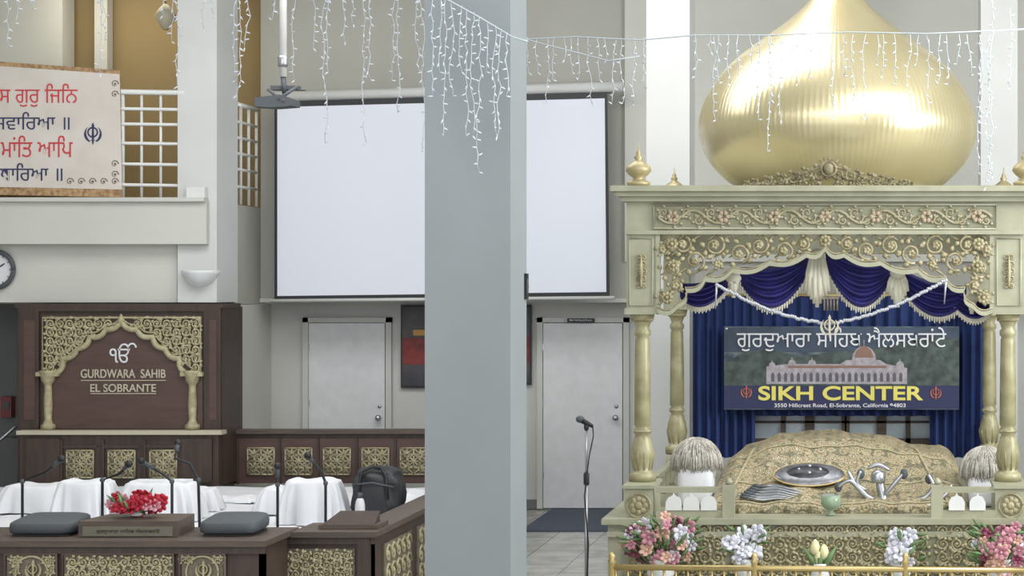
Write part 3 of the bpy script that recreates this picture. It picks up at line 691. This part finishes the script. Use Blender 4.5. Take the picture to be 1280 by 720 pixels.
g('grommets',M_silver).ell((X(908,D),D,Z(411,D)),(.015,.01,.015)); g.done()
g=G('window_1'); D=17.0; fr=g('frame',M_woodl)
fr.pb(936,1170,500,508,D,.06); fr.pb(936,1170,548,575,D,.06)
for x in (936,976,1006,1012,1052,1056,1096,1102,1132,1164): fr.pb(x,x+6,500,575,D,.06)
g('glass',mat('pane_frosted','#d2dce4',.25,h2='#b0bcc6',scale=3)).pb(938,1168,504,552,D+.03,.01); 
g('mullion',M_wood).pb(936,1170,526,529,D,.02); g.done()

# ---- manji
def brocade():
    m=bpy.data.materials.new('gold_brocade'); m.use_nodes=True; nt=m.node_tree; b=nt.nodes['Principled BSDF']; b.inputs['Roughness'].default_value=.55; b.inputs['Metallic'].default_value=.05
    tc=nt.nodes.new('ShaderNodeTexCoord'); v=nt.nodes.new('ShaderNodeTexVoronoi'); v.inputs['Scale'].default_value=11; v.inputs['Randomness'].default_value=.35
    v2=nt.nodes.new('ShaderNodeTexVoronoi'); v2.inputs['Scale'].default_value=32; v2.feature='DISTANCE_TO_EDGE'
    nz=nt.nodes.new('ShaderNodeTexNoise'); nz.inputs['Scale'].default_value=14; nz.inputs['Detail'].default_value=2
    vm=nt.nodes.new('ShaderNodeVectorMath'); vm.operation='MULTIPLY_ADD'; vm.inputs[1].default_value=(.05,.05,.05)
    nt.links.new(tc.outputs['Object'],nz.inputs[0]); nt.links.new(nz.outputs[1],vm.inputs[0]); nt.links.new(tc.outputs['Object'],vm.inputs[2])
    nt.links.new(vm.outputs[0],v.inputs[0]); nt.links.new(vm.outputs[0],v2.inputs[0])
    r=nt.nodes.new('ShaderNodeValToRGB'); r.color_ramp.interpolation='CONSTANT'; e=r.color_ramp.elements; e[0].position=.0; e[0].color=lin('#8a6455'); e[1].position=.62; e[1].color=lin('#7c775f')
    for p,c in ((.12,'#c2b99b'),(.22,'#80806a'),(.30,'#b8ad8a'),(.4,'#998668'),(.5,'#b0a585')):
        x=e.new(p); x.color=lin(c)
    nt.links.new(v.outputs[0],r.inputs[0])
    r2=nt.nodes.new('ShaderNodeValToRGB'); r2.color_ramp.elements[0].color=(.2,.16,.12,1); r2.color_ramp.elements[1].position=.1; r2.color_ramp.elements[1].color=(1,1,1,1)
    nt.links.new(v2.outputs[0],r2.inputs[0])
    mx=nt.nodes.new('ShaderNodeMix'); mx.data_type='RGBA'; mx.blend_type='MULTIPLY'; mx.inputs[0].default_value=.85
    nt.links.new(r.outputs[0],mx.inputs[6]); nt.links.new(r2.outputs[0],mx.inputs[7]); nt.links.new(mx.outputs[2],b.inputs['Base Color']); return m
BR=brocade()
g=G('brocade_covered_manji'); m=g('rumala_cloth',BR)
x0,x1=X(886,14.2),X(1210,14.2); ya,yb=14.05,15.9
def hgt(x,y):
    u=(x-x0)/(x1-x0); v=(y-ya)/(yb-ya)
    s=min(1,v/.55)
    b=.80+.30*s
    e=min(1,(min(u,1-u))*12); b=.77+(b-.77)*(max(e,0)**.3)
    px=(u-.45)/.28; q=1/(1+abs(px)**8)
    w=max(0,min(1,(v-.25)/.3)); w=w*w*(3-2*w)
    b+= .115*q*w*(1-.15*px*px if abs(px)<1 else .85)
    b+= .010*math.sin(u*23+v*4)+.008*math.sin(u*11-v*15)+.006*math.sin(u*51+v*9)
    return b
def bed(u,v):
    x=x0+(x1-x0)*u; y=ya+(yb-ya)*v
    return (x,y,hgt(x,y))
m.grid(bed,110,60)
m.grid(lambda u,v:(x0+(x1-x0)*u,ya-.012*math.sin(u*60)*(1-v)-.003,.752+(hgt(x0+(x1-x0)*u,ya)-.752)*v),110,3)
for xx in (x0,x1): m.grid(lambda u,v:(xx,ya+(yb-ya)*u,.752+(hgt(xx,ya+(yb-ya)*u)-.752)*v),40,2)
m.grid(lambda u,v:(x0+(x1-x0)*u,yb,.752+(hgt(x0+(x1-x0)*u,yb)-.752)*v),60,2)
tr=g('gold_trim',M_gold)
for yy in (14.1,14.5,14.95): tr.tube([(x0+.08+(x1-x0-.16)*i/80,yy,hgt(x0+.08+(x1-x0-.16)*i/80,yy)+.006) for i in range(81)],.007,5)
for k,(pa,pb_) in enumerate(((905,945),(1185,1140))):
    L=[]
    for i in range(30):
        t=i/29; y=14.1+t*1.1; xx=X(pa,14.1)+(X(pb_,15.2)-X(pa,14.1))*t; L.append((xx,y,hgt(xx,y)+.006))
    tr.tube(L,.011,5)
g.done()
def onb(px,D):
    x=X(px,D); return Vector((x,D,hgt(x,D)))
g=G('ceremonial_dagger_set')
for i in range(11):
    t=i/10; a=Vector((X(925+t*18,14.15+t*.3),14.15+t*.3,0)); b_=Vector((X(985+t*20,14.11+t*.12),14.11+t*.12,0))
    P=[]
    for k in range(7):
        p=a.lerp(b_,k/6); p.z=hgt(p.x,p.y)+.022+.006*(i%2); P.append(p)
    g('blades',M_silver).tube(P[1:],[.008,.012,.012,.01,.007,.002],5); g('handles',M_grey).tube(P[:2],[.013,.01],6)
g.done()
g=G('round_shield'); D=14.5; c=onb(1012,D)+Vector((0,0,.055))
R=Euler((.5,0,0)).to_matrix()
g('disc',mat('shield_steel','#8e8f93',.38,.7,h2='#737377',scale=25)).ell(c,(.27,.15,.035),28,12,R)
g('inner_disc',mat('shield_dark','#4a4b4f',.4,.5,h2='#323337',scale=20)).ell(c+Vector((-.01,-.01,.012)),(.17,.09,.04),28,12,R)
bs=g('bosses',M_silver)
for dx,dy in ((-.08,0),(.08,0),(0,.045),(0,-.045)): bs.ell(c+R@Vector((dx,dy,.04)),(.016,.012,.02),8,6)
g('rim',M_brass).tube([c+R@Vector((.27*math.cos(t*math.pi/18),.15*math.sin(t*math.pi/18),.0)) for t in range(37)],.007,6); g.done()
g=G('curved_sword_set'); m=g('blades',M_silver); D=14.25
def cr3(pr,n=6):
    out=[]
    for i in range(len(pr)-1):
        p0=pr[max(i-1,0)];p1=pr[i];p2=pr[i+1];p3=pr[min(i+2,len(pr)-1)]
        for j in range(n):
            t=j/n; out.append(tuple(.5*(2*p1[c]+(p2[c]-p0[c])*t+(2*p0[c]-5*p1[c]+4*p2[c]-p3[c])*t*t+(3*p1[c]-p0[c]-3*p2[c]+p3[c])*t**3) for c in (0,1,2)))
    out.append(pr[-1]); return out
def curve(pts,r): 
    P=[(X(a,D),D+d,Z(b_,D)) for a,b_,d in cr3(pts)]; n=len(P)
    m.tube(P,[r*(.25+.75*math.sin(math.pi*(.08+.84*i/(n-1)))) for i in range(n)],8)
curve([(1048,608,-.05),(1062,600,-.05),(1074,610,-.05),(1090,625,-.05),(1112,632,-.05),(1140,628,-.05),(1160,618,-.05)],.022)
curve([(1160,592,-.05),(1166,608,-.05),(1152,624,-.05),(1120,630,-.05),(1088,622,-.05),(1072,606,-.05),(1076,588,-.05)],.024)
curve([(1098,588,.0),(1100,605,.0),(1104,625,-.02),(1100,640,-.1)],.034)
curve([(1060,588,-.04),(1068,602,-.04),(1082,612,-.04)],.018); curve([(1130,590,-.04),(1118,604,-.04),(1106,618,-.04)],.018)
curve([(1084,586,.0),(1098,581,.0),(1112,588,.0)],.018); curve([(1120,636,-.1),(1150,632,-.1),(1178,620,-.1),(1190,604,-.05)],.016)
m.lathe(X(1098,D),D-.02,[(.05,Z(603,D)),(.055,Z(598,D)),(.05,Z(590,D)),(.02,Z(587,D))],14)
k=g('hilts',M_grey)
for a,b_ in ((1076,592),(1161,598),(1048,608),(1130,592)): k.ell((X(a,D),D-.03,Z(b_,D)),(.03,.025,.04))
k.pb(1080,1120,626,632,D,.1,.06)
g.done()
g=G('glass_bowl'); D=14.02; x=X(1039,D); zb0=.752
g('bowl',mat('bowl_glass','#c3d6be',.08,trans=.6)).lathe(x,D-.1,[(.03,zb0),(.04,zb0+.01),(.012,zb0+.03),(.05,zb0+.05),(.075,zb0+.085),(.07,zb0+.15),(.065,zb0+.15)],20)
g('contents',mat('green_fill','#8aa870',.6)).ell((x,D-.1,zb0+.09),(.055,.055,.035)); g.done()
def chaur(px,D,pz,sd):
    g=G('chaur_whisk_on_pad'); x=X(px,D)
    def f(u,v):
        a=u*2*math.pi; e=.35; sg=lambda t:math.copysign(abs(t)**e,t); ph=(v-.5)*math.pi; c=max(0,math.cos(ph))**.3
        return (x+(.135)*sg(math.cos(a))*c,D+.15+.14*sg(math.sin(a))*c,bz+.003+ (pz-bz)/2*(1+sg(math.sin(ph))))
    g('pad',M_cloth).grid(f,28,12)
    h=g('hair',mat('yak_hair','#c8c3b9',.85,h2='#a9a49a',scale=60)); c=Vector((x,D+.15,pz+.01))
    h.ell(c,(.165,.135,.185),24,14)
    for i in range(2200):
        # strands fan from the ferrule side over a dome-shaped tuft
        st=random.uniform(.02,1.25); a=random.uniform(0,2*math.pi); l=random.uniform(.9,1.06)
        def q(th): return c+Vector((math.cos(a)*math.sin(th)*.19*l,math.sin(a)*math.sin(th)*.155*l,max(math.cos(th),-.25)*.2*l))
        h.tube([q(st),q(st+.22),q(st+.42),q(st+.6)],[.0035,.0035,.003,.001],3)
    g('handle',M_silver).tube([c+Vector((sd*.1,.1,.06)),c+Vector((sd*.14,.34,.0))],.014,8)
    g.done()
chaur(868,14.4,Z(586,14.35),1); chaur(1233,14.4,Z(597,14.35),-1)

mb=MB(); mb.box(X(790,13.4),X(1290,13.4),13.25,13.68,0,.33); mkobj('flower_shelf',mb,M_saged)
bouquet('pink_flower_arrangement',826,675,92,62,13.45,[M_fp,M_fo,M_fv,M_fw,M_fp],60,.34,.05,(.1,.5),70,.15)
bouquet('pink_flower_arrangement',1250,685,76,66,13.45,[M_fp,M_fv,M_fo,M_fw,M_fp],46,.34,.05,(.1,.5),60,.15)
bouquet('white_orchid_arrangement',932,677,48,44,13.45,[M_fw],16,.34,.055,(.07,.5),14,.08)
bouquet('white_orchid_arrangement',1126,684,54,46,13.45,[M_fw],16,.34,.055,(.07,.5),14,.08)
g=G('cream_tulips'); D=13.45; x=X(1025,D)
for i,(a,b_) in enumerate(((1019,684),(1030,690),(1024,696))):
    p=Vector((X(a,D),D,Z(b_,D))); g('petals',M_fy).lathe(p.x,p.y,[(.006,p.z-.06),(.032,p.z-.035),(.036,p.z),(.024,p.z+.035),(.006,p.z+.055)],8)
    g('stems',M_leaf).tube([p-Vector((0,0,.05)),(x,D,.4)],.006,5); g('leaves',M_leaf).tube([(x,D,.4),(x+(i-1)*.06,D-.02,.5),(x+(i-1)*.12,D,.6)],[.01,.025,.002],5)
g('vase',M_white).lathe(x,D,[(.04,.332),(.07,.38),(.05,.44),(.055,.47)],14); g.done()
g=G('brass_railing'); D=13.05; m=g('rails',M_brass)
m.tube([(X(765,D),D,Z(709,D)),(X(1300,D),D,Z(713,D))],.02,10); m.tube([(X(765,D),D,.12),(X(1300,D),D,.12)],.016,8)
for i in range(36): m.tube([(X(770+i*15,D),D,.12),(X(770+i*15,D),D,Z(710,D))],.009,6)
for x in (765,943,1132,1290): m.lathe(X(x,D),D,[(.035,0),(.035,.02),(.022,.04),(.022,Z(704,D)),(.03,Z(702,D)),(.015,Z(699,D)),(.025,Z(695,D)),(.004,Z(690,D))],12)
g.done()

g=G('stair_handrail'); D=19.6; g('rail',M_silver).tube([(X(-30,D),D,Z(575,D)),(X(20,D),D,Z(533,D))],.02,8); g('bracket',M_silver).tube([(X(6,D),D,Z(546,D)),(X(6,D),20.2,Z(552,D))],.012); g.done()
g=G('fire_alarm_box'); D=20.1; g('box',mat('alarm_red','#7c3a3c',.6)).pb(1,14,496,522,D,.1); g('cover',M_grey).pb(4,11,502,512,D-.01,.01); g.done()

# ================= icicle lights =================
g=G('icicle_string_lights'); wr=g('wires',mat('clear_wire','#b9c1c8',.4)); bl=g('bulbs',mat('clear_bulb','#d6dde5',.2))
def drop(px,y0,y1,D):
    n=max(3,int((y1-y0)/10)); P=[]; off=0
    for i in range(n+1):
        y=y0+(y1-y0)*i/n; off=off*.7+random.uniform(-1,1)*2.4
        P.append((X(px+off,D),D+random.uniform(-.02,.02),Z(y,D)))
    wr.tube(P,.0026,4)
    for p in P[1::1]:
        d=Vector((random.uniform(-1,1),random.uniform(-.6,.6),random.uniform(-1,.4))).normalized()
        bl.tube([p,Vector(p)+d*.014,Vector(p)+d*.028],[.003,.0052,.002],5)
D=12.0; wr.tube([(X(x,D),D,Z(-30+4*math.sin(x/60),D)) for x in range(-60,640,20)],.005,4)
for x,y in ((8,58),(20,30),(40,12),(122,92),(130,50),(205,20),(213,52),(222,108),(255,36),(264,18),(293,100),(300,130),(310,60),(340,25),(368,100),(395,60),(405,178),(410,90),(428,52),(440,30),(455,178),(462,100),(490,100),(498,140),(521,90),(528,190)): drop(x,-30,y,D)
D=11.05; wr.tube([(X(a,D),D,Z(b_,D)) for a,b_ in ((535,-22),(560,0),(600,22),(640,46),(660,52))],.005,4)
for i in range(12):
    x=540+i*8.6+random.uniform(-2,2); drop(x,-18+max(0,(x-535))*.6,random.choice((90,120,150,190,215,170)),D)
D=12.6; wr.tube([(X(a,D),D,Z(b_,D)) for a,b_ in ((530,44),(640,50),(720,46),(800,50),(868,44),(960,44),(1060,40),(1160,42),(1290,36))],.0045,4)
wr.tube([(X(a,D),D,Z(b_,D)) for a,b_ in ((560,0),(640,45),(760,76),(800,70))],.0045,4)
for i in range(14):
    x=660+i*11+random.uniform(-3,3); drop(x,47,random.choice((75,90,110,130,225 if i in(9,4) else 100)),D)
for i in range(28):
    x=872+i*13+random.uniform(-4,4); drop(x,43,random.choice((65,80,95,105,125,150)),D)
for x,y in ((893,150),(1226,215),(1236,235),(960,190)): drop(x,43,y,D)
drop(1262,10,110,D); drop(1240,-20,220,D)
g.done()
g=G('wall_speaker'); D=11.7; xs_=X(638,11.2)
g('cabinet',M_black).box(xs_+.001,xs_+.015,11.63,11.7,Z(374,D),Z(342,D)); g('grille',M_grey).ell((xs_+.015,11.665,Z(358,D)),(.006,.025,.05)); g.done()

# ================= LIGHTS / CAMERA =================
def area(name,loc,tgt,sx,sy,e,col=(1,1,1)):
    l=bpy.data.lights.new(name,'AREA'); l.shape='RECTANGLE'; l.size=sx; l.size_y=sy; l.energy=e; l.color=col
    o=bpy.data.objects.new(name,l); COL.objects.link(o); o.location=loc
    o.rotation_euler=(Vector(tgt)-Vector(loc)).to_track_quat('-Z','Y').to_euler(); return o
area('ceiling_light',(-3,8,6.2),(-3,11,0),8,4,400,(.98,.99,1))
area('ceiling_light',(-4,15.5,6.2),(-4,16.8,0),7,3,350,(.98,.99,1))
area('ceiling_light',(2,12,6.2),(0,15,2.5),5,3,270,(.99,.99,1))
area('window_light',(5.6,12,3.6),(-2,13,2.2),4,3,600,(.95,.98,1))
area('balcony_lamp',(X(150,20),19.8,5.6),(X(150,20),20.5,3.5),1.5,.4,14,(1,.9,.7))
area('canopy_fill',(-.4,14.9,2.95),(-.4,15.6,1),1.8,.8,36,(.95,.97,1))  # added fill, keeps the roofed canopy interior from going dark; no fixture modelled
w=bpy.data.worlds.new('world'); bpy.context.scene.world=w; w.use_nodes=True
w.node_tree.nodes['Background'].inputs[0].default_value=(.93,.965,1,1); w.node_tree.nodes['Background'].inputs[1].default_value=1.85
cam=bpy.data.cameras.new('camera'); co=bpy.data.objects.new('camera',cam); COL.objects.link(co)
cam.sensor_width=36; cam.lens=F/1280*36; cam.shift_x=-(CX-640)/1280; cam.clip_end=100
co.location=(0,0,CH); co.rotation_euler=(math.radians(90),0,0)
sc=bpy.context.scene; sc.camera=co
sc.view_settings.view_transform='Standard'
